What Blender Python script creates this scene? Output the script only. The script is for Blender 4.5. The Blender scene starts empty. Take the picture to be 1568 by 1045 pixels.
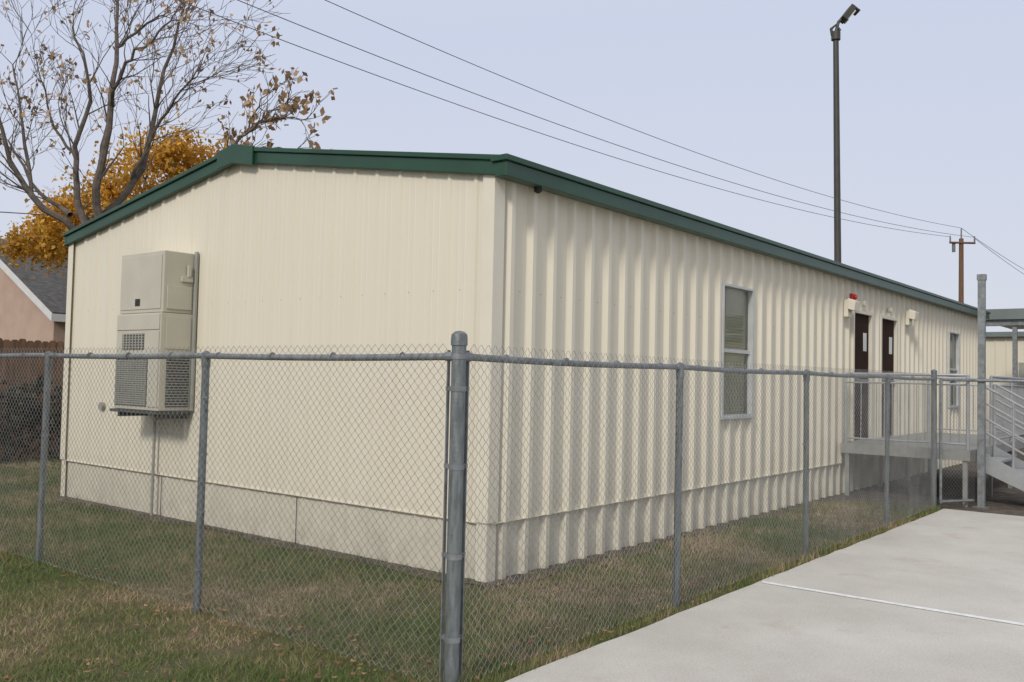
import bpy, math, random
import numpy as np
from mathutils import Vector, Matrix
random.seed(7); rng=np.random.default_rng(11)
scene=bpy.context.scene
COL=scene.collection
# ------------------------------------------------------------------ helpers
def empty(name,loc=(0,0,0)):
    e=bpy.data.objects.new(name,None); e.location=(0,0,0); COL.objects.link(e); e.empty_display_size=.2
    return e
class MB:
    def __init__(s): s.v=[]; s.f=[]
    def box(s,x0,x1,y0,y1,z0,z1):
        if x0>x1:x0,x1=x1,x0
        if y0>y1:y0,y1=y1,y0
        n=len(s.v)
        s.v+=[(x0,y0,z0),(x1,y0,z0),(x1,y1,z0),(x0,y1,z0),(x0,y0,z1),(x1,y0,z1),(x1,y1,z1),(x0,y1,z1)]
        s.f+=[(n,n+3,n+2,n+1),(n+4,n+5,n+6,n+7),(n,n+1,n+5,n+4),(n+1,n+2,n+6,n+5),(n+2,n+3,n+7,n+6),(n+3,n,n+4,n+7)]
        return s
    def poly(s,pts):
        n=len(s.v); s.v+=[tuple(p) for p in pts]; s.f.append(tuple(range(n,n+len(pts)))); return s
    def prism(s,pts,off):
        n=len(s.v);k=len(pts);o=Vector(off)
        s.v+=[tuple(p) for p in pts]+[tuple(Vector(p)+o) for p in pts]
        s.f.append(tuple(range(n,n+k))); s.f.append(tuple(range(n+2*k-1,n+k-1,-1)))
        for i in range(k):
            j=(i+1)%k; s.f.append((n+i,n+k+i,n+k+j,n+j))
        return s
    def tube(s,pts,rad,sides=8,cap=True,rot=0):
        pts=[Vector(p) for p in pts]
        if not hasattr(rad,'__len__'): rad=[rad]*len(pts)
        n0=len(s.v); m=len(pts); ref=None
        for i,p in enumerate(pts):
            t=(pts[min(i+1,m-1)]-pts[max(i-1,0)])
            if t.length<1e-9: t=Vector((0,0,1))
            t.normalize()
            if ref is None: ref=Vector((1,0,0)) if abs(t.x)<.9 else Vector((0,1,0))
            a=(ref-t*ref.dot(t)).normalized(); ref=a; b=t.cross(a)
            for k in range(sides):
                an=2*math.pi*k/sides+rot
                s.v.append(tuple(p+(a*math.cos(an)+b*math.sin(an))*rad[i]))
        for i in range(m-1):
            for k in range(sides):
                k2=(k+1)%sides
                s.f.append((n0+i*sides+k,n0+i*sides+k2,n0+(i+1)*sides+k2,n0+(i+1)*sides+k))
        if cap:
            s.f.append(tuple(range(n0+sides-1,n0-1,-1))); s.f.append(tuple(range(n0+(m-1)*sides,n0+m*sides)))
        return s
    def obj(s,name,mat,parent=None,smooth=False,bevel=0):
        me=bpy.data.meshes.new(name); me.from_pydata(s.v,[],s.f); me.update()
        if smooth:
            me.polygons.foreach_set('use_smooth',[True]*len(me.polygons))
        o=bpy.data.objects.new(name,me); COL.objects.link(o)
        if mat: me.materials.append(mat)
        if parent: o.parent=parent
        if smooth:
            md=o.modifiers.new('es','EDGE_SPLIT'); md.split_angle=math.radians(40)
        if bevel:
            b=o.modifiers.new('b','BEVEL'); b.width=bevel; b.segments=2; b.limit_method='ANGLE'
        return o
def np_mesh(name,V,F,mat,parent=None,attr=None):
    me=bpy.data.meshes.new(name); V=np.asarray(V,dtype=np.float32);F=np.asarray(F,dtype=np.int32)
    me.vertices.add(len(V)); me.vertices.foreach_set('co',V.ravel())
    k=F.shape[1]; me.loops.add(F.size); me.loops.foreach_set('vertex_index',F.ravel())
    me.polygons.add(len(F)); me.polygons.foreach_set('loop_start',np.arange(0,F.size,k,dtype=np.int32))
    try: me.polygons.foreach_set('loop_total',np.full(len(F),k,dtype=np.int32))
    except Exception: pass
    me.update(calc_edges=True); me.validate()
    if attr is not None:
        a=me.attributes.new('rnd','FLOAT','POINT'); a.data.foreach_set('value',np.asarray(attr,dtype=np.float32))
    o=bpy.data.objects.new(name,me); COL.objects.link(o); me.materials.append(mat)
    if parent: o.parent=parent
    return o
# ------------------------------------------------------------------ materials
def nmat(name):
    m=bpy.data.materials.new(name); m.use_nodes=True; nt=m.node_tree
    return m,nt,nt.nodes['Principled BSDF'],nt.nodes.new,nt.links.new
def mat(name,c,rough=.6,metal=0,var=.15,scale=3,bump=0,bscale=40,c2=None,stretch=None):
    m,nt,b,N,L=nmat(name)
    b.inputs['Roughness'].default_value=rough; b.inputs['Metallic'].default_value=metal
    geo=N('ShaderNodeNewGeometry')
    src=geo.outputs['Position']
    if stretch:
        mp=N('ShaderNodeMapping'); mp.inputs['Scale'].default_value=stretch; L(src,mp.inputs['Vector']); src=mp.outputs[0]
    no=N('ShaderNodeTexNoise'); no.inputs['Scale'].default_value=scale; no.inputs['Detail'].default_value=6; L(src,no.inputs['Vector'])
    r=N('ShaderNodeValToRGB'); L(no.outputs['Fac'],r.inputs[0])
    r.color_ramp.elements[0].position=.35; r.color_ramp.elements[1].position=.65
    c2=c2 or tuple(x*(1-var) for x in c)
    r.color_ramp.elements[0].color=(*c2,1); r.color_ramp.elements[1].color=(*c,1)
    L(r.outputs[0],b.inputs['Base Color'])
    if bump:
        n2=N('ShaderNodeTexNoise'); n2.inputs['Scale'].default_value=bscale; n2.inputs['Detail'].default_value=5; L(geo.outputs['Position'],n2.inputs['Vector'])
        bp=N('ShaderNodeBump'); bp.inputs['Strength'].default_value=bump; bp.inputs['Distance'].default_value=.02
        L(n2.outputs['Fac'],bp.inputs['Height']); L(bp.outputs[0],b.inputs['Normal'])
    return m
def leafmat(name,stops,rough=.7,trans=.25):
    m,nt,b,N,L=nmat(name); b.inputs['Roughness'].default_value=rough
    a=N('ShaderNodeAttribute'); a.attribute_name='rnd'
    r=N('ShaderNodeValToRGB'); L(a.outputs['Fac'],r.inputs[0])
    els=r.color_ramp.elements
    for i,(p,c) in enumerate(stops):
        e=els[i] if i<2 else els.new(p)
        e.position=p; e.color=(*c,1)
    L(r.outputs[0],b.inputs['Base Color'])
    tr=N('ShaderNodeBsdfTranslucent'); L(r.outputs[0],tr.inputs['Color'])
    mx=N('ShaderNodeMixShader'); mx.inputs[0].default_value=trans
    L(b.outputs[0],mx.inputs[1]); L(tr.outputs[0],mx.inputs[2]); L(mx.outputs[0],nt.nodes['Material Output'].inputs['Surface'])
    return m
def wallmat(name,base,dirt,lo,hi,amt=.8,streak=.12):
    m,nt,b,N,L=nmat(name); b.inputs['Roughness'].default_value=.5
    geo=N('ShaderNodeNewGeometry')
    mp=N('ShaderNodeMapping'); mp.inputs['Scale'].default_value=(9,9,.4); L(geo.outputs['Position'],mp.inputs[0])
    n1=N('ShaderNodeTexNoise'); n1.inputs['Scale'].default_value=1; n1.inputs['Detail'].default_value=8; L(mp.outputs[0],n1.inputs['Vector'])
    n2=N('ShaderNodeTexNoise'); n2.inputs['Scale'].default_value=.9; n2.inputs['Detail'].default_value=3; L(geo.outputs['Position'],n2.inputs['Vector'])
    n3=N('ShaderNodeTexNoise'); n3.inputs['Scale'].default_value=5; n3.inputs['Detail'].default_value=9; n3.inputs['Roughness'].default_value=.65; L(geo.outputs['Position'],n3.inputs['Vector'])
    sep=N('ShaderNodeSeparateXYZ'); L(geo.outputs['Position'],sep.inputs[0])
    mr=N('ShaderNodeMapRange'); mr.inputs['From Min'].default_value=hi; mr.inputs['From Max'].default_value=lo; mr.inputs['To Max'].default_value=amt; L(sep.outputs['Z'],mr.inputs['Value'])
    mu=N('ShaderNodeMath'); mu.operation='MULTIPLY'; L(mr.outputs[0],mu.inputs[0])
    r3=N('ShaderNodeMapRange'); r3.inputs['From Min'].default_value=.36; r3.inputs['From Max'].default_value=.70; L(n3.outputs['Fac'],r3.inputs['Value']); L(r3.outputs[0],mu.inputs[1])
    r1=N('ShaderNodeMapRange'); r1.inputs['From Min'].default_value=.5; r1.inputs['From Max'].default_value=.8; r1.inputs['To Max'].default_value=streak; L(n1.outputs['Fac'],r1.inputs['Value'])
    ad=N('ShaderNodeMath'); ad.operation='ADD'; ad.use_clamp=True; L(mu.outputs[0],ad.inputs[0]); L(r1.outputs[0],ad.inputs[1])
    mx=N('ShaderNodeMix'); mx.data_type='RGBA'; L(ad.outputs[0],mx.inputs[0]); mx.inputs[6].default_value=(*base,1); mx.inputs[7].default_value=(*dirt,1)
    mx2=N('ShaderNodeMix'); mx2.data_type='RGBA'; mx2.blend_type='MULTIPLY'; mx2.inputs[0].default_value=1
    r2=N('ShaderNodeValToRGB'); r2.color_ramp.elements[0].color=(.95,.95,.94,1); r2.color_ramp.elements[1].color=(1,1,1,1); L(n2.outputs['Fac'],r2.inputs[0])
    L(mx.outputs[2],mx2.inputs[6]); L(r2.outputs[0],mx2.inputs[7]); L(mx2.outputs[2],b.inputs['Base Color'])
    bp=N('ShaderNodeBump'); bp.inputs['Strength'].default_value=.08; bp.inputs['Distance'].default_value=.02; L(n2.outputs['Fac'],bp.inputs['Height']); L(bp.outputs[0],b.inputs['Normal'])
    return m
M_wall=wallmat('siding_beige',(.735,.68,.55),(.48,.43,.34),.4,1.0,.22,.10)
M_skirt=wallmat('skirt_beige',(.70,.65,.53),(.27,.24,.18),-.25,.55,.62,.15)
M_trim=mat('trim_beige',(.73,.675,.55),.5,0,.04,4)
M_green=mat('trim_green',(.015,.066,.033),.38,0,.25,2)
M_roof=mat('roof_metal',(.10,.16,.12),.4,.2,.2,2)
M_canopy=mat('canopy_metal',(.17,.20,.19),.5,.1,.15,2)
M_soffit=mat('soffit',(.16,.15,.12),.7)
M_galv=mat('galvanized',(.27,.285,.29),.5,.35,.35,14)
M_galvp=mat('galvanized_post',(.20,.22,.22),.48,.3,.4,7,.15,60,stretch=(6,6,1.2))
M_wire=mat('chain_wire',(.40,.41,.41),.5,.2,.3,5)
M_alu=mat('aluminium',(.46,.47,.48),.4,.5,.15,6)
M_deck=mat('deck_alu',(.33,.33,.31),.6,.1,.2,6)
M_dark=mat('dark',(.02,.02,.02),.6)
M_screw=mat('screw_heads',(.50,.46,.37),.5)
M_ac=mat('ac_beige',(.53,.50,.405),.5,0,.08,3)
M_acd=mat('ac_grey',(.34,.335,.29),.55,0,.12,8)
M_louv=mat('ac_dark',(.08,.08,.075),.6,0,.3,20)
M_white=mat('white_paint',(.68,.68,.66),.5,0,.1,4)
M_wfr=mat('window_aluminium',(.60,.61,.60),.4,.2,.15,4)
M_door=mat('door_brown',(.036,.018,.011),.85,0,.2,3)
M_door.node_tree.nodes['Principled BSDF'].inputs['Specular IOR Level'].default_value=.15
M_blind=mat('blinds',(.72,.69,.52),.6,0,.12,3)
M_red=mat('red',(.5,.02,.02),.4)
M_pole=mat('pole_dark',(.07,.065,.055),.55,.2,.2,3)
M_wood=mat('utility_wood',(.20,.11,.06),.9,0,.4,3,stretch=(8,8,.6))
M_black=mat('cable',(.13,.13,.14),.6)
M_tan=mat('stucco_pink',(.50,.36,.28),.9,0,.12,2,.3,60)
M_shing=mat('shingles',(.105,.10,.095),.9,0,.45,7,.6,30)
M_fencewood=mat('cedar_boards',(.27,.15,.085),.9,0,.5,2.2,.3,30,stretch=(5,5,.7))
M_bark=mat('bark',(.16,.13,.105),.95,0,.45,9,.5,40)
def glass():
    m,nt,b,N,L=nmat('window_glass')
    t=N('ShaderNodeBsdfTransparent'); t.inputs[0].default_value=(.93,.95,.92,1)
    g=N('ShaderNodeBsdfGlossy'); g.inputs['Roughness'].default_value=.03
    lw=N('ShaderNodeLayerWeight'); lw.inputs['Blend'].default_value=.3
    mx=N('ShaderNodeMixShader'); L(lw.outputs['Fresnel'],mx.inputs[0]); L(t.outputs[0],mx.inputs[1]); L(g.outputs[0],mx.inputs[2])
    L(mx.outputs[0],nt.nodes['Material Output'].inputs['Surface']); return m
M_glass=glass()
def grass_color(nt,N,L):
    geo=N('ShaderNodeNewGeometry')
    n1=N('ShaderNodeTexNoise'); n1.inputs['Scale'].default_value=.5; n1.inputs['Detail'].default_value=6; n1.inputs['Roughness'].default_value=.7; L(geo.outputs['Position'],n1.inputs['Vector'])
    n2=N('ShaderNodeTexNoise'); n2.inputs['Scale'].default_value=7; n2.inputs['Detail'].default_value=7; n2.inputs['Roughness'].default_value=.65; L(geo.outputs['Position'],n2.inputs['Vector'])
    a1=N('ShaderNodeMath'); a1.operation='MULTIPLY_ADD'; a1.inputs[1].default_value=1.6; a1.inputs[2].default_value=-.325; L(n1.outputs['Fac'],a1.inputs[0])
    ad=N('ShaderNodeMath'); ad.operation='MULTIPLY_ADD'; ad.inputs[1].default_value=.5; L(n2.outputs['Fac'],ad.inputs[0]); L(a1.outputs[0],ad.inputs[2])
    return geo,ad
def ground_mat():
    m,nt,b,N,L=nmat('ground_grass'); b.inputs['Roughness'].default_value=.95
    geo,ad=grass_color(nt,N,L)
    r=N('ShaderNodeValToRGB'); L(ad.outputs[0],r.inputs[0]); e=r.color_ramp.elements
    e[0].position=.55; e[0].color=(.10,.12,.04,1); e[1].position=.95; e[1].color=(.23,.17,.105,1)
    k=e.new(.76); k.color=(.15,.135,.062,1)
    n3=N('ShaderNodeTexNoise'); n3.inputs['Scale'].default_value=60; n3.inputs['Detail'].default_value=6; L(geo.outputs['Position'],n3.inputs['Vector'])
    r3=N('ShaderNodeValToRGB'); L(n3.outputs['Fac'],r3.inputs[0]); r3.color_ramp.elements[0].position=.35; r3.color_ramp.elements[0].color=(.45,.42,.40,1); r3.color_ramp.elements[1].position=.65
    mx=N('ShaderNodeMix'); mx.data_type='RGBA'; mx.blend_type='MULTIPLY'; mx.inputs[0].default_value=1; L(r.outputs[0],mx.inputs[6]); L(r3.outputs[0],mx.inputs[7])
    L(mx.outputs[2],b.inputs['Base Color'])
    bp=N('ShaderNodeBump'); bp.inputs['Strength'].default_value=.8; bp.inputs['Distance'].default_value=.03; L(n3.outputs['Fac'],bp.inputs['Height']); L(bp.outputs[0],b.inputs['Normal'])
    return m
def blade_mat():
    m,nt,b,N,L=nmat('grass_blades'); b.inputs['Roughness'].default_value=.7
    geo,ad=grass_color(nt,N,L)
    a=N('ShaderNodeAttribute'); a.attribute_name='rnd'
    s=N('ShaderNodeMath'); s.operation='MULTIPLY_ADD'; s.inputs[1].default_value=.34; L(a.outputs['Fac'],s.inputs[0]); L(ad.outputs[0],s.inputs[2])
    s2=N('ShaderNodeMath'); s2.operation='SUBTRACT'; s2.inputs[1].default_value=.18; L(s.outputs[0],s2.inputs[0])
    r=N('ShaderNodeValToRGB'); L(s2.outputs[0],r.inputs[0]); e=r.color_ramp.elements
    e[0].position=.52; e[0].color=(.115,.17,.042,1); e[1].position=1.0; e[1].color=(.52,.41,.27,1)
    k=e.new(.70); k.color=(.20,.225,.07,1); k=e.new(.84); k.color=(.33,.27,.145,1)
    L(r.outputs[0],b.inputs['Base Color'])
    tr=N('ShaderNodeBsdfTranslucent'); L(r.outputs[0],tr.inputs['Color']); mx=N('ShaderNodeMixShader'); mx.inputs[0].default_value=.3
    L(b.outputs[0],mx.inputs[1]); L(tr.outputs[0],mx.inputs[2]); L(mx.outputs[0],nt.nodes['Material Output'].inputs['Surface'])
    return m
M_ground=ground_mat(); M_blade=blade_mat()
def concrete_mat():
    m,nt,b,N,L=nmat('concrete'); b.inputs['Roughness'].default_value=.85
    geo=N('ShaderNodeNewGeometry')
    n1=N('ShaderNodeTexNoise'); n1.inputs['Scale'].default_value=.7; n1.inputs['Detail'].default_value=8; n1.inputs['Roughness'].default_value=.65; L(geo.outputs['Position'],n1.inputs['Vector'])
    r=N('ShaderNodeValToRGB'); L(n1.outputs['Fac'],r.inputs[0]); e=r.color_ramp.elements
    e[0].position=.3; e[0].color=(.48,.455,.41,1); e[1].position=.7; e[1].color=(.64,.615,.565,1)
    n2=N('ShaderNodeTexNoise'); n2.inputs['Scale'].default_value=70; n2.inputs['Detail'].default_value=5; L(geo.outputs['Position'],n2.inputs['Vector'])
    r2=N('ShaderNodeValToRGB'); L(n2.outputs['Fac'],r2.inputs[0]); r2.color_ramp.elements[0].position=.3; r2.color_ramp.elements[0].color=(.84,.84,.83,1); r2.color_ramp.elements[1].position=.6
    mx=N('ShaderNodeMix'); mx.data_type='RGBA'; mx.blend_type='MULTIPLY'; mx.inputs[0].default_value=1; L(r.outputs[0],mx.inputs[6]); L(r2.outputs[0],mx.inputs[7])
    n3=N('ShaderNodeTexNoise'); n3.inputs['Scale'].default_value=1.6; n3.inputs['Detail'].default_value=10; n3.inputs['Roughness'].default_value=.72; L(geo.outputs['Position'],n3.inputs['Vector'])
    r3=N('ShaderNodeMapRange'); r3.inputs['From Min'].default_value=.57; r3.inputs['From Max'].default_value=.70; r3.inputs['To Max'].default_value=.6; L(n3.outputs['Fac'],r3.inputs['Value'])
    m2=N('ShaderNodeMix'); m2.data_type='RGBA'; L(r3.outputs[0],m2.inputs[0]); L(mx.outputs[2],m2.inputs[6]); m2.inputs[7].default_value=(.43,.35,.28,1)
    L(m2.outputs[2],b.inputs['Base Color'])
    bp=N('ShaderNodeBump'); bp.inputs['Strength'].default_value=.25; bp.inputs['Distance'].default_value=.005; L(n2.outputs['Fac'],bp.inputs['Height']); L(bp.outputs[0],b.inputs['Normal'])
    return m
M_conc=concrete_mat()
M_line=mat('line_paint',(.88,.88,.87),.7,0,.22,18)
M_dirt=mat('dirt_gravel',(.15,.12,.095),.95,0,.5,6,.8,50)
# ------------------------------------------------------------------ camera frame
A=math.radians(38.5); d=Vector((math.cos(A),math.sin(A),0)); r=Vector((math.sin(A),-math.cos(A),0)); CAM=Vector((-5.814,-4.842,1.686))
def at(X,z,h):
    p=CAM+d*z+r*X; return Vector((p.x,p.y,h))
LEN=18.3; W=7.28; RY=3.58; RZ=4.10
# ------------------------------------------------------------------ ground
g=MB(); S=900
g.poly([(-S,-S,0),(S,-S,0),(S,S,0),(-S,S,0)]).obj('ground',M_ground)
c=MB()
def slab(x0,x1):
    n=max(2,int((x1-x0)/.25)); top=[(x0+(x1-x0)*i/n,-1.69+random.uniform(-.012,.012)) for i in range(n+1)]
    pts=[(x0,-15,-.1),(x1,-15,-.1)]+[(a,b,-.1) for a,b in reversed(top)]
    c.prism(pts,(0,0,.13))
slab(-9,2.9); slab(2.908,7.7)
c.obj('concrete_pavement',M_conc)
MB().poly([(1.49,-12,.034),(1.56,-12,.034),(1.56,-1.72,.034),(1.49,-1.72,.034)]).obj('painted_line',M_line)
MB().poly([(7.75,-12,.004),(30,-12,.004),(30,-.1,.004),(7.75,-.1,.004)]).obj('gravel_path',M_dirt)
st=MB()
xs=np.linspace(-.1,8.3,60)
fw=lambda q,a,b:.10+.13*abs(math.sin(q*a)+.5*math.sin(q*b))
for i in range(59):
    st.poly([(xs[i],-fw(xs[i],2.1,5.3),.006),(xs[i+1],-fw(xs[i+1],2.1,5.3),.006),(xs[i+1],.02,.006),(xs[i],.02,.006)])
ys=np.linspace(-.1,W,60)
for i in range(59):
    st.poly([(-fw(ys[i],1.7,4.3),ys[i],.009),(.02,ys[i],.009),(.02,ys[i+1],.009),(-fw(ys[i+1],1.7,4.3),ys[i+1],.009)])
st.obj('bare_soil',M_dirt)
# ------------------------------------------------------------------ building
B=empty('portable_classroom_building')
PR=[(-.18,3.50),(RY,RZ),(W+.07,3.47)]
def roofz(y):
    return float(np.interp(y,[p[0] for p in PR],[p[1] for p in PR]))
def ribbed(mb,L,dep,mapf,z0,topf,openings=(),phase=.10,inset=0,wide=False):
    s=phase; pts=[(0,0)]
    while s+.14<L:
        if wide: pts+=[(s,0),(s+.038,dep),(s+.086,dep),(s+.124,0)]; beads=()
        else: pts+=[(s,0),(s+.016,dep),(s+.046,dep),(s+.062,0)]; beads=(.15,.225)
        for m in beads:
            if s+m+.02<L: pts+=[(s+m-.010,0),(s+m-.004,dep*.16),(s+m+.004,dep*.16),(s+m+.010,0)]
        s+=.305
    pts.append((L,0))
    xs=[p[0] for p in pts]; os_=[p[1] for p in pts]
    br=sorted(set(xs+[o[0] for o in openings]+[o[1] for o in openings]+[RY if topf(RY)>3.6 and L<10 else 0]))
    def out(s): return float(np.interp(s,xs,os_))-inset
    for a,b in zip(br[:-1],br[1:]):
        if b-a<1e-6: continue
        mid=(a+b)/2; rg=[(z0,None)]
        for o in openings:
            if o[0]<mid<o[1]: rg=[(z0,o[2]),(o[3],None)]
        for lo,hi in rg:
            if hi is not None and hi<=lo: continue
            ha=topf(a) if hi is None else hi; hb=topf(b) if hi is None else hi
            mb.poly([mapf(a,out(a),lo),mapf(b,out(b),lo),mapf(b,out(b),hb),mapf(a,out(a),ha)])
mapR=lambda s,o,z:(s,-o,z); mapG=lambda s,o,z:(-o,s,z); mapBk=lambda s,o,z:(s,W+o,z); mapE=lambda s,o,z:(LEN+o,s,z)
win1=(4.23,5.10,1.27,2.87); win2=(15.1,15.97,1.27,2.87); dr1=(8.95,9.88,.80,2.87); dr2=(10.38,11.31,.80,2.87)
flat=lambda s:3.42; gab=lambda s: roofz(s)-.06
m=MB(); ribbed(m,LEN,.048,mapR,.48,flat,[win1,win2,dr1,dr2],wide=True,phase=.14); m.obj('wall_side',M_wall,B)
m=MB(); ribbed(m,W,.017,mapG,.48,gab,phase=.17); m.obj('wall_gable',M_wall,B)
m=MB(); ribbed(m,LEN,.048,mapBk,.48,flat,wide=True); ribbed(m,W,.020,mapE,.48,gab); m.obj('wall_rear',M_wall,B)
m=MB(); ribbed(m,LEN,.044,mapR,-.05,lambda s:.53,inset=.02,phase=.14,wide=True); ribbed(m,W,.016,mapG,-.05,lambda s:.53,inset=.014,phase=.2)
ribbed(m,LEN,.044,mapBk,-.05,lambda s:.53,inset=.02,wide=True); ribbed(m,W,.018,mapE,-.05,lambda s:.53,inset=.014); m.obj('skirting',M_skirt,B)
m=MB()
m.box(.02,LEN-.02,-.030,-.001,.478,.484); m.box(-.0265,-.001,.02,W-.02,.478,.484); m.obj('drip_flashing',M_trim,B)
m=MB()
for (cx,cy,sx,sy) in [(0,0,1,1),(0,W,1,-1),(LEN,0,-1,1),(LEN,W,-1,-1)]:
    zt=3.40
    m.box(cx-sx*.036,cx+sx*.10,cy-sy*.030,cy-sy*.025,.49,zt)
    m.box(cx-sx*.0365,cx-sx*.031,cy-sy*.025,cy+sy*.10,.49,zt+.01)
    m.box(cx-sx*.020,cx+sx*.10,cy-sy*.012,cy-sy*.007,-.05,.487)
    m.box(cx-sx*.0205,cx-sx*.015,cy-sy*.007,cy+sy*.10,-.05,.487)
m.obj('corner_trim',M_trim,B)
m=MB()
for y in (2.45,4.9): m.box(-.007,-.001,y,y+.005,0,.478)
m.obj('skirting_joints',M_dark,B)
m=MB()
for zz in (2.43,):
    s=.06
    while s<W-.1:
        m.box(-.005,.0,s-.004,s+.004,zz-.004,zz+.004); s+=.305
    s=.06
    while s<LEN-.1:
        inside=any(o[0]-.03<s<o[1]+.03 and o[2]<zz<o[3] for o in (win1,win2,dr1,dr2))
        if not inside: m.box(s-.004,s+.004,-.005,0,zz-.004,zz+.004)
        s+=.305
m.obj('screws',M_screw,B)
def rake(mb,x0,x1,dz0,dz1):
    for (a,b) in ((PR[0],PR[1]),(PR[1],PR[2])):
        mb.prism([(x0,a[0],a[1]+dz0),(x0,b[0],b[1]+dz0),(x0,b[0],b[1]+dz1),(x0,a[0],a[1]+dz1)],(x1-x0,0,0))
m=MB(); rake(m,-.10,-.02,-.045,0); rake(m,-.075,-.02,-.165,-.0455)
rake(m,LEN+.02,LEN+.10,-.045,0); rake(m,LEN+.02,LEN+.075,-.165,-.0455)
m.box(-.104,LEN+.104,-.205,-.03,3.458,3.508); m.box(-.079,LEN+.079,-.183,-.06,3.332,3.457)
m.box(-.104,LEN+.104,W+.02,W+.09,3.430,3.478); m.box(-.079,LEN+.079,W+.022,W+.075,3.31,3.429)
m.prism([(-.112,3.22,4.055),(-.112,RY,4.125),(-.112,3.86,4.075),(-.112,3.86,3.88),(-.112,RY,3.915),(-.112,3.22,3.85)],(.04,0,0))
m.obj('fascia_trim',M_green,B,bevel=.006)
m=MB(); m.prism([(-.09,-.17,3.50),(-.09,RY,RZ-.001),(-.09,RY,RZ-.04),(-.09,-.17,3.455)],(LEN+.18,0,0)); m.prism([(-.09,W+.06,3.468),(-.09,RY,RZ-.001),(-.09,RY,RZ-.04),(-.09,W+.06,3.43)],(LEN+.18,0,0)); m.obj('roof',M_roof,B)
m=MB(); m.box(-.0,LEN,-.06,0,3.405,3.44); m.box(0,LEN,W,W+.022,3.40,3.44); m.obj('soffit',M_soffit,B)
def window(o,nm):
    x0,x1,z0,z1=o; w=.028
    f=MB(); f.box(x0-.012,x0+w,-.056,.06,z0,z1); f.box(x1-w,x1+.012,-.056,.06,z0,z1); f.box(x0+w,x1-w,-.054,.06,z1-w,z1); f.box(x0+w,x1-w,-.054,.06,z0,z0+w)
    f.box(x0-.02,x1+.02,-.068,-.0,z0-.022,z0-.001)
    zm=(z0+z1)/2; f.box(x0+w,x1-w,-.02,.03,zm-.022,zm+.022)
    f.box(x0+w,x0+w+.022,-.01,.03,z0+w,zm-.022); f.box(x1-w-.022,x1-w,-.01,.03,z0+w,zm-.022)
    f.obj(nm+'_frame',M_wfr,B)
    gl=MB(); gl.poly([(x0+w,.012,zm+.022),(x1-w,.012,zm+.022),(x1-w,.012,z1-w),(x0+w,.012,z1-w)]); gl.poly([(x0+w+.022,.002,z0+w),(x1-w-.022,.002,z0+w),(x1-w-.022,.002,zm-.022),(x0+w+.022,.002,zm-.022)]); gl.obj(nm+'_glass',M_glass,B)
    b=MB(); z=z0+w
    while z<z1-w-.02:
        b.poly([(x0+w,.034,z),(x1-w,.034,z),(x1-w,.055,z+.040),(x0+w,.055,z+.040)]); z+=.036
    b.obj(nm+'_blinds',M_blind,B)
    k=MB(); k.box(x0-.02,x1+.02,.10,.12,z0-.02,z1+.02); k.obj(nm+'_reveal',M_dark,B)
window(win1,'window_near'); window(win2,'window_far')
def door(o,nm):
    x0,x1,z0,z1=o
    f=MB(); f.box(x0-.03,x0+.03,-.056,.05,z0,z1+.03); f.box(x1-.03,x1+.03,-.056,.05,z0,z1+.03); f.box(x0+.03,x1-.03,-.056,.05,z1-.02,z1+.03); f.obj(nm+'_frame',M_trim,B)
    p=MB(); p.box(x0+.031,x1-.031,.0,.04,z0+.01,z1-.021); p.obj(nm+'_leaf',M_door,B)
    k=MB(); k.box(x1-.32,x1-.16,-.008,-.002,z0+1.45,z0+1.75); k.obj(nm+'_notice',M_white,B)
    h=MB(); h.tube([(x0+.1,-.06,z0+1.0),(x0+.22,-.06,z0+1.0)],.012,8); h.tube([(x0+.1,-.06,z0+1.0),(x0+.1,.0,z0+1.0)],.012,8); h.box(x0+.13,x1-.1,-.045,-.001,z0+.96,z0+.985); h.obj(nm+'_handle',M_alu,B)
door(dr1,'door_near'); door(dr2,'door_far')
def walllight(x,z,nm):
    m=MB(); m.box(x-.10,x+.10,-.12,-.051,z-.14,z+.13); m.prism([(x-.12,-.12,z-.02),(x-.12,-.22,z-.05),(x-.12,-.24,z+.10),(x-.12,-.12,z+.15)],(.24,0,0)); m.obj(nm,M_trim,B,bevel=.01)
    k=MB(); k.poly([(x-.10,-.13,z-.03),(x+.10,-.13,z-.03),(x+.10,-.21,z-.056),(x-.10,-.21,z-.056)]); k.obj(nm+'_lens',M_acd,B)
walllight(8.55,2.88,'light_fixture_near'); walllight(11.9,2.95,'light_fixture_far')
m=MB(); m.box(8.74,8.88,-.10,-.051,3.02,3.13); m.tube([(8.81,-.10,3.075),(8.81,-.14,3.075)],.035,10); m.obj('fire_alarm',M_red,B,bevel=.008)
m=MB(); m.tube([(.45,-.11,3.332),(.45,-.11,3.30),(.45,-.11,3.285)],[.035,.035,.015],12); m.obj('eave_camera',M_dark,B)
m=MB()
for x in (9.4,10.85): m.tube([(x,-.03,3.02),(x,-.09,3.02)],.05,10)
m.obj('sensors',M_trim,B)
m=MB(); m.tube([(-.0,6.29,1.22),(-.05,6.29,1.22)],.05,12); m.obj('outlet_cover',M_acd,B)
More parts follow.
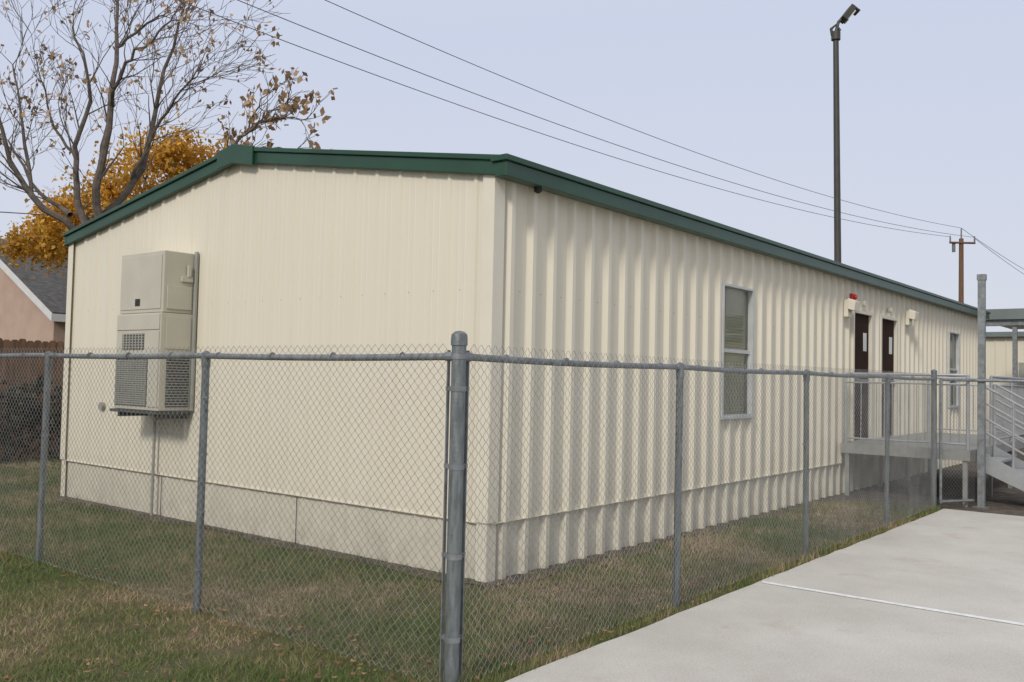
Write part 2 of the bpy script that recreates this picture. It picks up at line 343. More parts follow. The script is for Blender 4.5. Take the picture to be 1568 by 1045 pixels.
# ------------------------------------------------------------------ AC unit
AC=empty('wall_air_conditioner')
y0,y1=4.33,5.26
m=MB(); m.box(-.40,-.025,y0+.01,y1-.01,2.32,3.0); m.box(-.42,-.025,y0,y1,1.24,2.315); m.obj('cabinet',M_ac,AC,bevel=.008)
m=MB(); m.box(-.043,-.022,y0-.05,y0-.003,1.24,3.02); m.box(-.043,-.022,y1+.003,y1+.05,1.24,3.02); m.obj('wall_flange',M_acd,AC)
m=MB(); m.box(-.408,-.401,y0+.05,y1-.04,2.36,2.96); m.box(-.430,-.421,y0+.02,y1-.02,2.13,2.30); m.box(-.430,-.421,y0+.02,y0+.22,1.28,2.115)
m.obj('front_panels',M_ac,AC,bevel=.003)
m=MB(); m.box(-.412,-.4085,4.80,4.90,2.40,2.48)
m.obj('display',M_dark,AC)
m=MB(); m.box(-.425,-.4205,y0+.24,y1-.02,1.28,1.86); m.box(-.425,-.4205,4.66,5.12,1.91,2.09)
m.box(-.34,-.06,y0-.004,y0-.0005,1.28,1.86); m.obj('coil_backing',M_louv,AC)
m=MB(); z=1.295
while z<1.85: m.box(-.432,-.4255,y0+.24,y1-.02,z,z+.014); z+=.024
y=y0+.26
while y<y1-.03: m.box(-.436,-.4325,y,y+.008,1.28,1.86); y+=.06
for k in range(6): m.box(-.430,-.4255,4.66,5.12,1.925+k*.03,1.938+k*.03)
for k in range(7): m.box(-.434,-.4305,4.68+k*.065,4.70+k*.065,1.91,2.09)
m.obj('coil_grille',M_acd,AC)
m=MB(); z=1.30
while z<1.85:
    m.prism([(-.34,y0-.005,z),(-.34,y0-.016,z-.004),(-.34,y0-.016,z),(-.34,y0-.005,z+.006)],(.28,0,0)); z+=.03
m.obj('side_louvers',M_acd,AC)
m=MB(); m.box(-.36,-.06,y0-.006,y0+.009,2.36,2.62); m.box(-.36,-.06,y0-.010,y0-.001,1.92,2.28); m.box(-.20,-.06,y0-.02,y0+.009,2.67,2.73); m.box(-.13,-.09,y0-.03,y0+.0,2.73,2.86)
m.obj('side_panels',M_ac,AC,bevel=.004)
m=MB(); m.box(-.46,-.03,y0-.02,y1+.02,1.205,1.236); m.box(-.40,-.04,y0+.05,y0+.09,1.15,1.204); m.box(-.40,-.04,y1-.09,y1-.05,1.15,1.204); m.obj('support_shelf',M_louv,AC)
m=MB(); m.tube([(-.07,4.98,1.205),(-.07,4.98,.0)],.017,8); m.obj('conduit',M_acd,AC)
# ------------------------------------------------------------------ chain-link fence
def chain(parent,a,b,z0,z1,name):
    a=Vector(a);b=Vector(b); L=(b-a).length; t=(b-a)/L; n=Vector((-t.y,t.x,0)); p=.03
    nw=int(L/p); nj=int((z1-z0)/p)+1; rr=.0018
    i=np.arange(nw)[:,None,None]; j=np.arange(nj)[None,:,None]; k=np.arange(3)[None,None,:]
    side=((j+i)%2)
    s=(i+side)*p + 0*k; off=(side-.5)*.005+0*k
    ph=rng.random((nw,1,1))*.001
    z=z0+j*p+0*i+0*k+ph
    bow=.004*np.sin(s*.9+z*.8); z=z+bow
    s=s+.004*np.sin(z*2.3+s*.7)
    s=s+rr*np.cos(2*np.pi*k/3); nn=off+rr*np.sin(2*np.pi*k/3)
    nn=nn+.006*np.sin(s*2.1+z*1.3)+.004*np.sin(s*5+z*2)
    X=a.x+t.x*s+n.x*nn; Y=a.y+t.y*s+n.y*nn; Z=np.broadcast_to(z,X.shape)
    V=np.stack([X,Y,Z],-1).reshape(-1,3)
    ii=np.arange(nw)[:,None,None];jj=np.arange(nj-1)[None,:,None];kk=np.arange(3)[None,None,:]
    b0=(ii*nj+jj)*3
    F=np.stack([b0+kk,b0+(kk+1)%3,b0+3+(kk+1)%3,b0+3+kk],-1).reshape(-1,4)
    return np_mesh(name,V,F,M_wire,parent)
F=empty('chain_link_fence'); FH=1.83
left=[.87,3.25,5.65,8.1,10.5]; right=[.40,2.99,5.64]
rail=MB(); ZR=FH-.035
def wob(p0,p1,n):
    p0=Vector(p0);p1=Vector(p1); return [p0.lerp(p1,i/n)+Vector((0,0,-.010*abs(math.sin(math.pi*(p0.lerp(p1,i/n)-p0).length/2.5)))) for i in range(n+1)]
rail.tube(wob((-2.11,-1.53,ZR),(-2.08,11.2,ZR),60),.021,10); rail.tube(wob((-2.11,-1.53,ZR),(7.78,-1.53,ZR),50),.021,10)
rail.obj('top_rail',M_galv,F,smooth=True)
posts=MB()
def linepost(x,y):
    lx,ly=random.uniform(-.012,.012),random.uniform(-.012,.012)
    posts.tube([(x+lx,y+ly,-.1),(x,y,ZR-.05)],.027,12)
    posts.tube([(x,y,ZR-.08),(x,y,ZR-.02),(x,y,ZR+.02),(x,y,ZR+.035)],[.031,.032,.03,.01],12)
for y in left: linepost(-2.10,y-.0)
for x in right: linepost(x,-1.53)
for k,x in enumerate((7.78,)):
    posts.tube([(x,-1.53,-.1),(x,-1.53,FH+.06)],.038,12); posts.tube([(x,-1.53,FH+.06),(x,-1.53,FH+.08),(x,-1.53,FH+.10)],[.042,.04,.01],12)
posts.obj('line_posts',M_galvp,F,smooth=True)
cp=MB(); x,y=-2.11,-1.53
cp.tube([(x,y,-.1),(x,y,FH+.06)],.040,20)
cp.tube([(x,y,FH+.025),(x,y,FH+.06),(x,y,FH+.085),(x,y,FH+.10),(x,y,FH+.105)],[.046,.046,.043,.026,.005],20)
cp.obj('corner_post',M_galvp,F,smooth=True)
bd=MB()
for z in (.28,.72,1.20,1.62,ZR): bd.tube([(x,y,z-.014),(x,y,z+.014)],.0435,20); bd.box(x+.03,x+.085,y-.008,y+.008,z-.012,z+.012); bd.box(x-.008,x+.008,y+.03,y+.085,z-.012,z+.012); bd.tube([(x+.06,y-.02,z),(x+.06,y+.02,z)],.006,6)
bd.box(x+.07,x+.078,y-.010,y+.010,.03,FH); bd.box(x-.010,x+.010,y+.07,y+.078,.03,FH)
bd.tube([(x+.02,y,ZR),(x+.09,y,ZR)],.027,10); bd.tube([(x,y+.02,ZR),(x,y+.09,ZR)],.027,10)
for px in right+[7.78]:
    for z in (.3,.7,1.1,1.5): bd.tube([(px,-1.53,z-.004),(px,-1.53,z+.004)],.033,10)
for py in left:
    for z in (.3,.7,1.1,1.5): bd.tube([(-2.10,py,z-.004),(-2.10,py,z+.004)],.033,10)
sx=-1.7
while sx<7.7: bd.tube([(sx,-1.53,ZR),(sx+.006,-1.53,ZR)],.0255,8); sx+=.6
sx=-1.1
while sx<11: bd.tube([(-2.11,sx,ZR),(-2.11,sx+.006,ZR)],.0255,8); sx+=.6
bd.obj('tension_bands',M_galv,F)
chain(F,(-2.04,-1.555,0),(7.75,-1.555,0),.03,FH+.04,'mesh_side')
chain(F,(-2.135,-1.46,0),(-2.135,11.2,0),.03,FH+.04,'mesh_front')
G=empty('fence_gate')
m=MB(); m.tube([(7.86,-1.6,1.79),(8.44,-1.93,1.79),(8.44,-6,1.79)],.021,8); m.tube([(7.86,-1.6,.08),(7.86,-1.6,1.79)],.02,8); m.tube([(7.86,-1.6,.10),(8.40,-1.9,.10)],.02,8); m.obj('gate_frame',M_galv,G,smooth=True)
chain(G,(7.87,-1.605,0),(8.42,-1.92,0),.09,1.80,'gate_mesh')
P=empty('metal_canopy_post')
m=MB(); m.box(8.46,8.55,-2.03,-1.94,0,3.30); m.box(8.45,8.56,-2.04,-1.93,3.22,3.302); m.box(8.40,8.61,-2.09,-1.88,.0,.012); m.obj('post',M_galv,P)
# ------------------------------------------------------------------ deck + stairs
D=empty('entrance_deck')
m=MB()
x=8.35
while x<13.2: m.box(x,x+.14,-1.85,-.06,.765,.80); x+=.146
m.obj('planks',M_deck,D)
m=MB(); m.box(8.33,8.348,-1.87,-.06,.65,.795); m.box(8.348,13.2,-1.87,-1.851,.65,.795); m.box(13.2,13.22,-1.87,-.06,.65,.795)
for xx in (8.36,10,11.6,13.1):
    for yy in (-.15,-1.8): m.box(xx,xx+.06,yy-.03,yy+.03,0,.764)
m.obj('frame',M_deck,D)
m=MB()
def railrun(p0,p1,zb,zt,pick=.11):
    p0=Vector(p0);p1=Vector(p1);L=(p1-p0).length
    m.tube([(p0.x,p0.y,zt),(p1.x,p1.y,zt)],.022,8); m.tube([(p0.x,p0.y,zt-.13),(p1.x,p1.y,zt-.13)],.015,6); m.tube([(p0.x,p0.y,zb+.08),(p1.x,p1.y,zb+.08)],.015,6)
    n=int(L/pick)
    for i in range(n+1):
        q=p0.lerp(p1,i/n); m.tube([(q.x,q.y,zb+.08),(q.x,q.y,zt-.13)],.008,5)
    n=max(1,int(L/1.2))
    for i in range(n+1):
        q=p0.lerp(p1,i/n); m.tube([(q.x,q.y,zb-.1),(q.x,q.y,zt)],.024,8)
railrun((8.38,-.12,0),(8.38,-1.83,0),.80,1.86); railrun((9.95,-1.83,0),(13.15,-1.83,0),.80,1.86); railrun((13.15,-1.83,0),(13.15,-.12,0),.80,1.86)
m.obj('railing',M_alu,D,smooth=True)
s=MB(); xa,xb=8.72,9.85
n=5
for i in range(n):
    yy=-1.88-.27*i; zz=.80-.16*(i+1)
    s.box(xa+.04,xb-.04,yy-.28,yy,zz-.03,zz)
for xx in (xa,xb):
    s.prism([(xx,-1.88,.80),(xx,-1.88,.52),(xx,-3.05,-.0),(xx,-3.32,-.0),(xx,-3.30,.06)],(.035,0,0))
s.obj('stair',M_alu,D)
m=MB()
for xx in (xa+.02,xb+.02):
    for k in (.30,.50,.72,.95):
        m.tube([(xx,-1.9,.80+k),(xx,-3.25,.02+k)],.017,7)
    for t in (0,.33,.66,1): m.tube([(xx,-1.9-1.35*t,.75-.78*t),(xx,-1.9-1.35*t,.80+.95-.78*t)],.02,7)
m.obj('stair_rail',M_alu,D,smooth=True)
# ------------------------------------------------------------------ far canopy & second building
K=empty('walkway_canopy')
m=MB(); m.box(19.5,23.9,-14,.3,3.40,3.66); m.obj('roof',M_canopy,K)
m=MB()
for yy in (-.5,-2.0,-3.5,-6.5,-9.5):
    m.box(19.65,19.75,yy-.05,yy+.05,0,3.25); m.box(23.0,23.1,yy-.05,yy+.05,0,3.4)
m.box(19.6,19.8,-14,.2,3.25,3.398); m.obj('columns',M_galv,K)
K2=empty('classroom_building')
m=MB(); ribbed(m,15,.03,lambda s,o,z:(26.2-o,-13+s,z),.0,lambda s:3.3,[(10.5,11.4,1.2,2.6),(12.6,13.5,.1,2.5)]); m.box(26.3,40,-13,2,0,3.3); m.obj('walls',M_wall,K2)
m=MB(); m.box(26.0,40.2,-13.2,2.2,3.3,3.45); m.obj('roof_trim',M_canopy,K2)
m=MB(); m.box(26.17,26.22,-.4,.5,.1,2.5); m.box(26.17,26.22,-2.5,-1.6,1.2,2.6); m.obj('openings',M_acd,K2)
R2=empty('walkway_railing'); m=MB(); railrun((16,-3,0),(19.4,-.8,0),.3,1.35); railrun((14.2,-2.4,0),(19,-2.4,0),.3,1.35); m.obj('rails',M_galv,R2,smooth=True)
# ------------------------------------------------------------------ light pole
LP=empty('stadium_light_pole'); 
b0=at(.3590*30,30,0); tp=at(.3520*30,30,13.3)
m=MB(); m.tube([b0,b0.lerp(tp,.5),tp],[.13,.11,.09],14); m.tube([b0,b0+Vector((0,0,.05))],.25,12); m.obj('shaft',M_pole,LP,smooth=True)
m=MB(); rv=r; q=tp
m.tube([q+Vector((0,0,-.15)),q+Vector((0,0,.12))],.15,12)
m.tube([q+rv*-.12+Vector((0,0,.0)),q+rv*-.16+Vector((0,0,.22)),q+Vector((0,0,.36)),q+rv*.14+Vector((0,0,.16))],.05,8)
m.tube([q+Vector((0,0,.12)),q+rv*.08+Vector((0,0,.45)),q+rv*.28+Vector((0,0,.66))],.055,8)
m.obj('bracket',M_pole,LP,smooth=True)
m=MB(); hc=q+rv*.38+Vector((0,0,.74)); u=(rv*.6+Vector((0,0,.8))).normalized(); v=(rv*.8-Vector((0,0,.6))).normalized()
def obox(mb,c,ax,hx):
    a,b_,c_=[Vector(t)*h for t,h in zip(ax,hx)]
    P_=[c-a-b_-c_,c+a-b_-c_,c+a+b_-c_,c-a+b_-c_,c-a-b_+c_,c+a-b_+c_,c+a+b_+c_,c-a+b_+c_]
    n=len(mb.v); mb.v+=[tuple(t) for t in P_]; mb.f+=[(n,n+3,n+2,n+1),(n+4,n+5,n+6,n+7),(n,n+1,n+5,n+4),(n+1,n+2,n+6,n+5),(n+2,n+3,n+7,n+6),(n+3,n,n+4,n+7)]
obox(m,hc,(u,v,d),(.27,.10,.22)); obox(m,hc+u*.24+v*.10,(u,v,d),(.03,.16,.22)); m.obj('floodlight',M_pole,LP,bevel=.02)
m=MB(); obox(m,hc+v*.11-u*.03,(u,v,d),(.20,.04,.19)); m.obj('lamp_lens',M_white,LP)
# ------------------------------------------------------------------ utility pole & lines
UP=empty('utility_pole'); ub=at(29.5,60,0)
m=MB(); m.tube([ub,ub+Vector((0,0,11.5))],[.19,.14],10); m.obj('pole',M_wood,UP,smooth=True)
m=MB(); a=ub+Vector((0,0,11.2)); m.tube([a-r*.85-d*.15,a+r*.85-d*.15],.07,4); m.obj('crossarm',M_wood,UP)
m=MB()
for o in (-.8,.8): m.tube([a+r*o-d*.15,a+r*o-d*.15+Vector((0,0,.45))],[.06,.04],8)
m.tube([ub+Vector((0,0,11.5)),ub+Vector((0,0,12.2))],[.05,.04],8); m.tube([a-r*.5+Vector((0,0,-.6)),a-r*.5+Vector((0,0,.0))],.11,8); m.obj('insulators',M_galvp,UP)
PL=empty('power_lines')
def wire(dX,dh0,dh1,nm):
    m=MB(); pts=[]
    for i in range(60):
        z=6+(59.85-6)*i/59; s=z-32.7; t=(z-24.9)/35; h=11.03-.0721*s+.00341*s*s+dh0*(1-t)+dh1*t
        X=-8.46+1.08*(z-24.9)+dX; pts.append(at(X,z,h))
    m.tube(pts,.013,4,rot=.3); m.obj(nm,M_black,PL)
wire(-.65,0,0,'line_a'); wire(.95,.05,0,'line_b'); wire(.1,1.5,.6,'line_c')
m=MB(); 
for X0,h0,h1 in ((29.5,12.2,11.2),(30.3,11.6,10.3)):
    pts=[]
    for i in range(20):
        t=i/19; pts.append(at(X0+(60-X0)*t,60+35*t,h0+(h1-h0)*t-2.2*t*(1-t)))
    m.tube(pts,.02,4)
m.tube([at(-14,18,4.9),at(-10.5,21,5.2),at(-8,24,5.9)],.012,4)
m.obj('line_d',M_black,PL)
# ------------------------------------------------------------------ wooden fence, house (left)
WF=empty('wooden_privacy_fence'); m=MB(); x=-14
while x<30:
    h=2.2+random.uniform(-.02,.02); yo=random.uniform(-.004,.004)
    m.prism([(x,13+yo,0),(x+.135,13+yo,0),(x+.135,13+yo,h-.03),(x+.105,13+yo,h),(x+.03,13+yo,h),(x,13+yo,h-.03)],(0,.02,0)); x+=.14
m.box(-14,30,13.03,13.07,.4,.5); m.box(-14,30,13.03,13.07,1.7,1.8); m.obj('boards',M_fencewood,WF)
H=empty('stucco_house'); hx=5.9; ye=20.6; yr=25.6; sl=.5; ze=3.09
m=MB(); m.prism([(hx+.3,ye+.5,0),(hx+.3,ye+.5,ze+.1),(hx+.3,yr,ze+(yr-ye)*sl-.15),(hx+.3,2*yr-ye-.5,ze+.1),(hx+.3,2*yr-ye-.5,0)],(15,0,0)); m.obj('walls',M_tan,H)
m=MB(); zr=ze+(yr-ye)*sl
m.prism([(hx,ye,ze),(hx,yr,zr),(hx,yr,zr+.12),(hx,ye-.02,ze+.12)],(16,0,0)); m.prism([(hx,2*yr-ye,ze),(hx,yr,zr),(hx,yr,zr+.12),(hx,2*yr-ye,ze+.12)],(16,0,0)); m.obj('roof',M_shing,H)
m=MB(); m.prism([(hx-.03,ye-.05,ze-.13),(hx-.03,yr,zr-.13),(hx-.03,yr,zr+.08),(hx-.03,ye-.05,ze+.08)],(.028,0,0)); m.box(hx,hx+16,ye-.05,ye-.022,ze-.13,ze+.08); m.obj('barge_board',M_white,H)
m=MB(); m.box(hx+1.5,hx+2.6,ye+.47,ye+.498,1,2.2); m.obj('window',M_dark,H)
# ------------------------------------------------------------------ foliage utils
def leafquads(C,size,elong=1.6,droop=0):
    n=len(C); a=rng.normal(size=(n,3)); a[:,2]-=droop; a/=np.linalg.norm(a,axis=1)[:,None]
    b=rng.normal(size=(n,3)); b-=a*(a*b).sum(1)[:,None]; b/=np.linalg.norm(b,axis=1)[:,None]
    s=(size*(.6+.8*rng.random(n)))[:,None]
    V=np.stack([C-a*s*elong*.5,C+b*s*.5,C+a*s*elong*.5,C-b*s*.5],1).reshape(-1,3)
    F=np.arange(4*n).reshape(-1,4); return V,F
def blob_foliage(name,centers,radii,n,size,mt,parent):
    cs=[];rn=[]
    for c_,rd in zip(centers,radii):
        k=int(n*rd[0]/sum(x[0] for x in radii)); nc=max(6,int(k/45))
        u=rng.normal(size=(nc,3)); u/=np.linalg.norm(u,axis=1)[:,None]; u*=(.25+.85*rng.random(nc)**.6)[:,None]
        cc=np.array(c_)+u*np.array(rd)
        for q in cc:
            m_=int(45*rng.uniform(.4,1.6)); t=rng.uniform(0,1)
            cs.append(q+rng.normal(size=(m_,3))*size*rng.uniform(1.2,3.2)); rn.append(np.clip(t*.6+rng.random(m_)*.4,0,1))
    C=np.concatenate(cs); R=np.concatenate(rn); V,Fq=leafquads(C,size)
    return np_mesh(name,V,Fq,mt,parent,np.repeat(R,4))
M_lbrown=leafmat('dry_leaves',[(0,(.20,.12,.06)),(1,(.58,.40,.24)),(.5,(.40,.25,.13))],trans=.35)
M_lorange=leafmat('autumn_leaves',[(0,(.20,.19,.05)),(1,(.82,.52,.09)),(.5,(.62,.31,.03))],trans=.4)
M_lshade=leafmat('fence_shade_leaves',[(0,(.014,.016,.009)),(1,(.05,.05,.025))],trans=.1)  # near-black leaf colour carries the shade of the lower board fence
M_ldark=leafmat('far_leaves',[(0,(.06,.055,.03)),(1,(.14,.11,.06))],trans=.1)
def grow(mb,tips,p,dr,L,rad,lev,maxlev,up=.25,dens=1.0):
    n=4 if lev<2 else 3; pts=[p.copy()]; rs=[rad]; q=p.copy(); v=dr.normalized(); dirs=[v.copy()]
    for i in range(n):
        v=(v+Vector((random.gauss(0,.13),random.gauss(0,.13),random.gauss(0,.10)+up*.35))).normalized()
        q=q+v*(L/n); pts.append(q.copy()); rs.append(max(.004,rad*(1-.6*(i+1)/n))); dirs.append(v.copy())
    mb.tube(pts,rs,5 if lev<2 else 3,cap=False)
    if lev>=maxlev:
        tips.append((pts[-1],v)); return
    for i in range(1,n+1):
        if random.random()>dens and i<n: continue
        for k in range(1 if i<n else 2):
            side=Vector((random.gauss(0,1),random.gauss(0,1),random.gauss(0,.6))); side-=dirs[i]*side.dot(dirs[i]); side.normalize()
            nd=(dirs[i]+side*random.uniform(.35,.85)).normalized()
            grow(mb,tips,pts[i],nd,L*random.uniform(.5,.78),max(rs[i]*random.uniform(.5,.75),.005),lev+1,maxlev,up,dens)
def treefrom(name,Z,limbs,leafprob,seed,maxlev=2,px0=566.,llen=1.0,dens=.8,lsize=.07,lc=(4,8)):
    random.seed(seed); T=empty(name); mb=MB(); tips=[]
    for pl,r0,r1 in limbs:
        pts=[]
        for i,(px,py,dz) in enumerate(pl):
            pts.append(at((px-784)*Z/1400.,Z+dz,max(0,(px0-py)*Z/1400.+1.686)))
        P2=[]; m_=len(pts)
        for i in range(m_-1):
            a_=pts[max(i-1,0)];b_=pts[i];c_=pts[i+1];d_=pts[min(i+2,m_-1)]
            for t in (0,.25,.5,.75):
                P2.append(.5*((2*b_)+(c_-a_)*t+(2*a_-5*b_+4*c_-d_)*t*t+(3*b_-a_-3*c_+d_)*t**3))
        P2.append(pts[-1]); nn=len(P2)
        P2=[p+Vector((random.gauss(0,.02),random.gauss(0,.02),random.gauss(0,.02))) for p in P2]
        rs=[r0+(r1-r0)*i/(nn-1) for i in range(nn)]
        mb.tube(P2,rs,8,cap=False)
        for i in range(2,nn):
            if P2[i].z<4.5: continue
            for k in range(random.choice((0,1,1,2)) if i<nn-1 else 2):
                t=(P2[i]-P2[i-1]).normalized(); side=Vector((random.gauss(0,1),random.gauss(0,1),random.gauss(0,.5))); side-=t*side.dot(t); side.normalize()
                grow(mb,tips,P2[i],(t+side*random.uniform(.45,.95)).normalized(),llen*random.uniform(.6,1.2),max(rs[i]*.4,.009),1 if k==0 else 2,maxlev+1,.25,dens)
    mb.obj('branches',M_bark,T,smooth=False)
    C=[];R=[]
    for p,v in tips:
        if random.random()<leafprob:
            k=random.randint(*lc); t=random.random()
            for _ in range(k):
                C.append((p.x+random.gauss(0,.05),p.y+random.gauss(0,.05),p.z+random.gauss(0,.05)-.04)); R.append(min(1,max(0,t+random.gauss(0,.15))))
    V,Fq=leafquads(np.array(C),lsize,1.8,1.0); np_mesh('leaves',V,Fq,M_lbrown,T,np.repeat(R,4)); return T
treefrom('bare_tree',16,[
 ([(130,720,0),(132,500,0),(138,360,0)],.15,.11),
 ([(138,370,0),(150,290,-.2),(166,170,-.3),(160,70,0),(140,-60,.3)],.085,.02),
 ([(150,330,0),(190,250,.4),(208,120,.6),(235,-20,.8)],.07,.018),
 ([(138,370,0),(104,300,.1),(96,220,.2),(110,120,.3),(70,20,.5)],.07,.018),
 ([(134,370,0),(60,310,-.4),(25,240,-.6),(5,130,-.9)],.07,.018),
 ([(100,330,0),(30,290,.5),(-40,200,.8)],.05,.015),
 ([(166,170,-.3),(205,120,-.8),(250,85,-1),(285,55,-1.1)],.035,.012),
 ([(180,270,.3),(225,190,.1),(262,150,-.2),(295,120,-.3)],.035,.012),
 ([(160,70,0),(190,30,.2),(225,5,.3)],.03,.012),
 ([(100,240,.2),(60,190,.2),(40,120,.2)],.03,.012),
 ([(60,310,-.4),(30,200,-.2),(-10,90,.2)],.04,.012),
],.24,5,2,llen=.9,dens=.62,lsize=.055,lc=(3,6))
treefrom('bare_tree.001',15,[
 ([(345,720,0),(342,400,0),(340,240,0)],.08,.05),
 ([(340,250,0),(352,215,0),(385,185,-.1),(420,178,-.2),(462,180,-.2)],.032,.008),
 ([(345,225,0),(362,185,.2),(378,155,.2),(385,125,.3)],.022,.008),
 ([(342,240,0),(360,218,.2),(400,214,.2),(440,216,.3)],.018,.007),
 ([(370,190,.1),(405,160,.1),(430,140,.1)],.014,.007),
],.55,9,1,llen=.40,dens=.5,lsize=.075,lc=(3,6))
OT=empty('autumn_tree'); mb=MB(); tips=[]; random.seed(3)
base=at(-9.2,22.5,0); mb.tube([base,base+Vector((.1,0,3)),base+Vector((.2,.1,5))],[.2,.15,.1],8)
for k in range(7): grow(mb,tips,base+Vector((.1,0,3+random.random()*2)),Vector((random.gauss(0,.7),random.gauss(0,.7),1)),1.6,.06,1,3)
mb.obj('trunk',M_bark,OT)
cen=[];rd=[]
for X,h,a_,b_ in ((-9.0,6.3,1.2,.9),(-10.2,5.8,1.1,.9),(-8.0,6.6,.8,.8),(-9.6,5.1,1.6,.8),(-10.9,5.2,.8,.7),(-7.3,6.8,.7,.7),(-8.4,7.1,.7,.5),(-12.3,4.75,.8,.4),(-11.6,4.9,.6,.5)):
    p=at(X,22.5+random.uniform(-.5,.8),h); cen.append(tuple(p)); rd.append((a_,a_,b_))
blob_foliage('leaves',cen,rd,19000,.070,M_lorange,OT)
HG=empty('fence_shade_mass'); cen=[];rd=[]  # added dark leaf mass, stands in for shade on the lower wooden fence
for i in range(22):
    x_=-8+i*.85; cen.append((x_,12.2,.7)); rd.append((.7,.45,.75))
blob_foliage('leaves',cen,rd,16000,.075,M_lshade,HG); mb=MB()
for i in range(22): mb.tube([(-8+i*.85,12.2,0),(-8+i*.85+.1,12.2,1.1)],[.04,.015],5)
mb.obj('stems',M_bark,HG)
TL=empty('distant_trees'); cen=[];rd=[]
for i in range(40):
    an=math.radians(random.uniform(-48,-8)); z_=random.uniform(85,110); p=at(-math.tan(an)*z_*.95,z_,0); h=random.uniform(1.5,2.6); cen.append((p.x,p.y,h)); rd.append((4,4,h))
blob_foliage('foliage',cen,rd,16000,.45,M_ldark,TL)
mb=MB()
for c_ in cen[:20]: mb.tube([(c_[0],c_[1],0),(c_[0],c_[1],c_[2]+1)],[.25,.08],5)
mb.obj('trunks',M_bark,TL)
# ------------------------------------------------------------------ lawn blades and fallen leaves
def polar(n,r0,r1,half=36):
    rr=rng.uniform(r0,r1,n); an=rng.uniform(-math.radians(half),math.radians(half),n)
    fx=d.x*np.cos(an)+r.x*np.sin(an); fy=d.y*np.cos(an)+r.y*np.sin(an)
    return CAM.x+rr*fx,CAM.y+rr*fy,rr
def lawn(x,y):
    ok=~((x>-.01)&(y>-.01)&(y<W+.01)&(x<LEN)); ok&=(y>-1.69)&(y<12.6)&~((x>7.6)&(y<0))
    return ok
x,y,rr=polar(320000,3.6,20); ok=lawn(x,y)
edge=np.minimum(np.where(y<0,-y,9),np.where((x<0)&(y>0),-x,9)); ok&=~((edge<.22)&(rng.random(len(x))<.7))
x,y,rr=x[ok],y[ok],rr[ok]; n=len(x)
dens=np.sin(x*1.3+1)*np.sin(y*1.1)+.5*np.sin(x*3.1+y*2.3)+.5*np.sin(x*8.1-y*6.3)*np.sin(y*9.7+x*2)
h=(.020+.03*rng.random(n))*(1+.28*dens)*(1+rr*.02); w=.0022*(1+rr*.12); th=rng.uniform(0,6.283,n); lean=rng.normal(0,.6,n)*h; l2=rng.normal(0,.6,n)*h
fr=(np.abs(y+1.6)<.09)&(rng.random(n)<.5); h=np.where(fr,h*1.9,h)
V=np.stack([np.stack([x-w*np.cos(th),y-w*np.sin(th),np.full(n,-.002)],1),np.stack([x+w*np.cos(th),y+w*np.sin(th),np.full(n,-.002)],1),np.stack([x+lean,y+l2,h],1)],1).reshape(-1,3)
np_mesh('grass',V,np.arange(3*n).reshape(-1,3),M_blade,None,np.repeat(rng.random(n),3))
M_fallen=leafmat('fallen_leaves',[(0,(.13,.06,.035)),(1,(.44,.27,.15)),(.6,(.28,.12,.06))],trans=.05)
x,y,rr=polar(10000,3.8,17); cl=np.sin(x*1.7+.6)*np.sin(y*1.4+2)+.6*np.sin(x*3.3+y*2.9)
fd=np.minimum(np.abs(y+1.55),np.abs(x+2.1)); prob=np.where(fd<.30,.70,.05)+.14*cl+np.where((x<-2.2),.05,0)
ok=lawn(x,y)&(rng.random(len(x))<prob)
x2,y2,_=polar(120,4.5,14); ok2=(y2<-1.72)&(y2>-6)&(x2<7.5)&(rng.random(120)<.07)
x=np.concatenate([x[ok],x2[ok2]]); y=np.concatenate([y[ok],y2[ok2]]); on=np.concatenate([np.zeros(ok.sum()),np.ones(ok2.sum())]); n=len(x)
s=.010+.020*rng.random(n); th=rng.uniform(0,6.283,n); zz=np.where(on>0,.037,.022+.018*rng.random(n))
c_,s_=np.cos(th),np.sin(th); tl=rng.normal(0,.4,n)*s; t2=rng.normal(0,.3,n)*s
V=np.stack([np.stack([x-c_*s,y-s_*s,zz+np.abs(tl)*.6],1),np.stack([x-s_*s*.6,y+c_*s*.6,zz],1),np.stack([x+c_*s,y+s_*s,zz+np.abs(t2)],1),np.stack([x+s_*s*.6,y-c_*s*.6,zz],1)],1).reshape(-1,3)
np_mesh('fallen_leaves',V,np.arange(4*n).reshape(-1,4),M_fallen,None,np.repeat(rng.random(n),4))
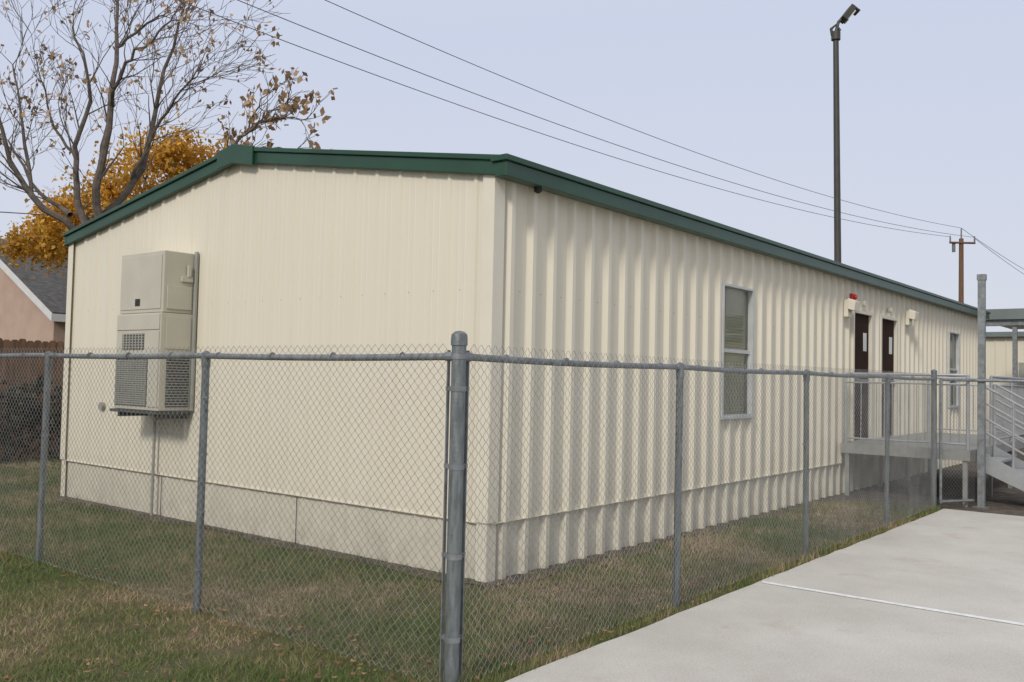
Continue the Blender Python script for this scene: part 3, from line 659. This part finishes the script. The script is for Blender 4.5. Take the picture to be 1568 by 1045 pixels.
# ------------------------------------------------------------------ light
Sd=Vector((-1.0,-.24,.70)).normalized()
w_=bpy.data.worlds.new('World'); scene.world=w_; w_.use_nodes=True; nt=w_.node_tree; bg=nt.nodes['Background']
N=nt.nodes.new; L=nt.links.new
sky=N('ShaderNodeTexSky'); sky.sky_type='NISHITA'; sky.sun_disc=False; sky.sun_elevation=math.asin(Sd.z); sky.sun_rotation=math.atan2(Sd.x,Sd.y); sky.dust_density=3
tc=N('ShaderNodeTexCoord'); sp=N('ShaderNodeSeparateXYZ'); L(tc.outputs['Generated'],sp.inputs[0])
nz=N('ShaderNodeTexNoise'); nz.inputs['Scale'].default_value=1.6; nz.inputs['Detail'].default_value=4; L(tc.outputs['Generated'],nz.inputs['Vector'])
ma=N('ShaderNodeMath'); ma.operation='MULTIPLY_ADD'; ma.inputs[1].default_value=.12; L(nz.outputs['Fac'],ma.inputs[0]); L(sp.outputs['Z'],ma.inputs[2])
cr=N('ShaderNodeValToRGB'); L(ma.outputs[0],cr.inputs[0]); e=cr.color_ramp.elements
e[0].position=.05; e[0].color=(.68,.705,.775,1); e[1].position=1; e[1].color=(.78,.79,.82,1); k=e.new(.42); k.color=(.60,.65,.80,1); k=e.new(.62); k.color=(.68,.71,.80,1)
sc=N('ShaderNodeMix'); sc.data_type='RGBA'; sc.blend_type='MULTIPLY'; sc.inputs[0].default_value=1; sc.inputs[7].default_value=(10.4,10.4,10.4,1); L(cr.outputs[0],sc.inputs[6])
mx=N('ShaderNodeMix'); mx.data_type='RGBA'; mx.inputs[0].default_value=.94
L(sky.outputs[0],mx.inputs[6]); L(sc.outputs[2],mx.inputs[7]); L(mx.outputs[2],bg.inputs[0]); bg.inputs[1].default_value=.1
sl=bpy.data.lights.new('sun','SUN'); sl.energy=1.9; sl.angle=math.radians(10); sl.color=(1,.95,.87)
so=bpy.data.objects.new('sun',sl); COL.objects.link(so); so.rotation_euler=(-Sd).to_track_quat('-Z','Y').to_euler(); so.location=(-10,-10,20)
# ------------------------------------------------------------------ camera
pt=math.radians(2.30); ro=math.radians(1.24)
d3=d*math.cos(pt)+Vector((0,0,math.sin(pt))); up=-d*math.sin(pt)+Vector((0,0,math.cos(pt)))
r2=r*math.cos(ro)+up*math.sin(ro); u2=up*math.cos(ro)-r*math.sin(ro)
cd=bpy.data.cameras.new('camera'); cd.lens=36*1400/1568; cd.sensor_width=36; cd.clip_end=3000; cd.clip_start=.05
co=bpy.data.objects.new('camera',cd); COL.objects.link(co)
Mx=Matrix((( r2.x,u2.x,-d3.x,CAM.x),(r2.y,u2.y,-d3.y,CAM.y),(r2.z,u2.z,-d3.z,CAM.z),(0,0,0,1))); co.matrix_world=Mx
scene.camera=co
scene.view_settings.view_transform='Standard'; scene.view_settings.look='None'; scene.view_settings.exposure=0
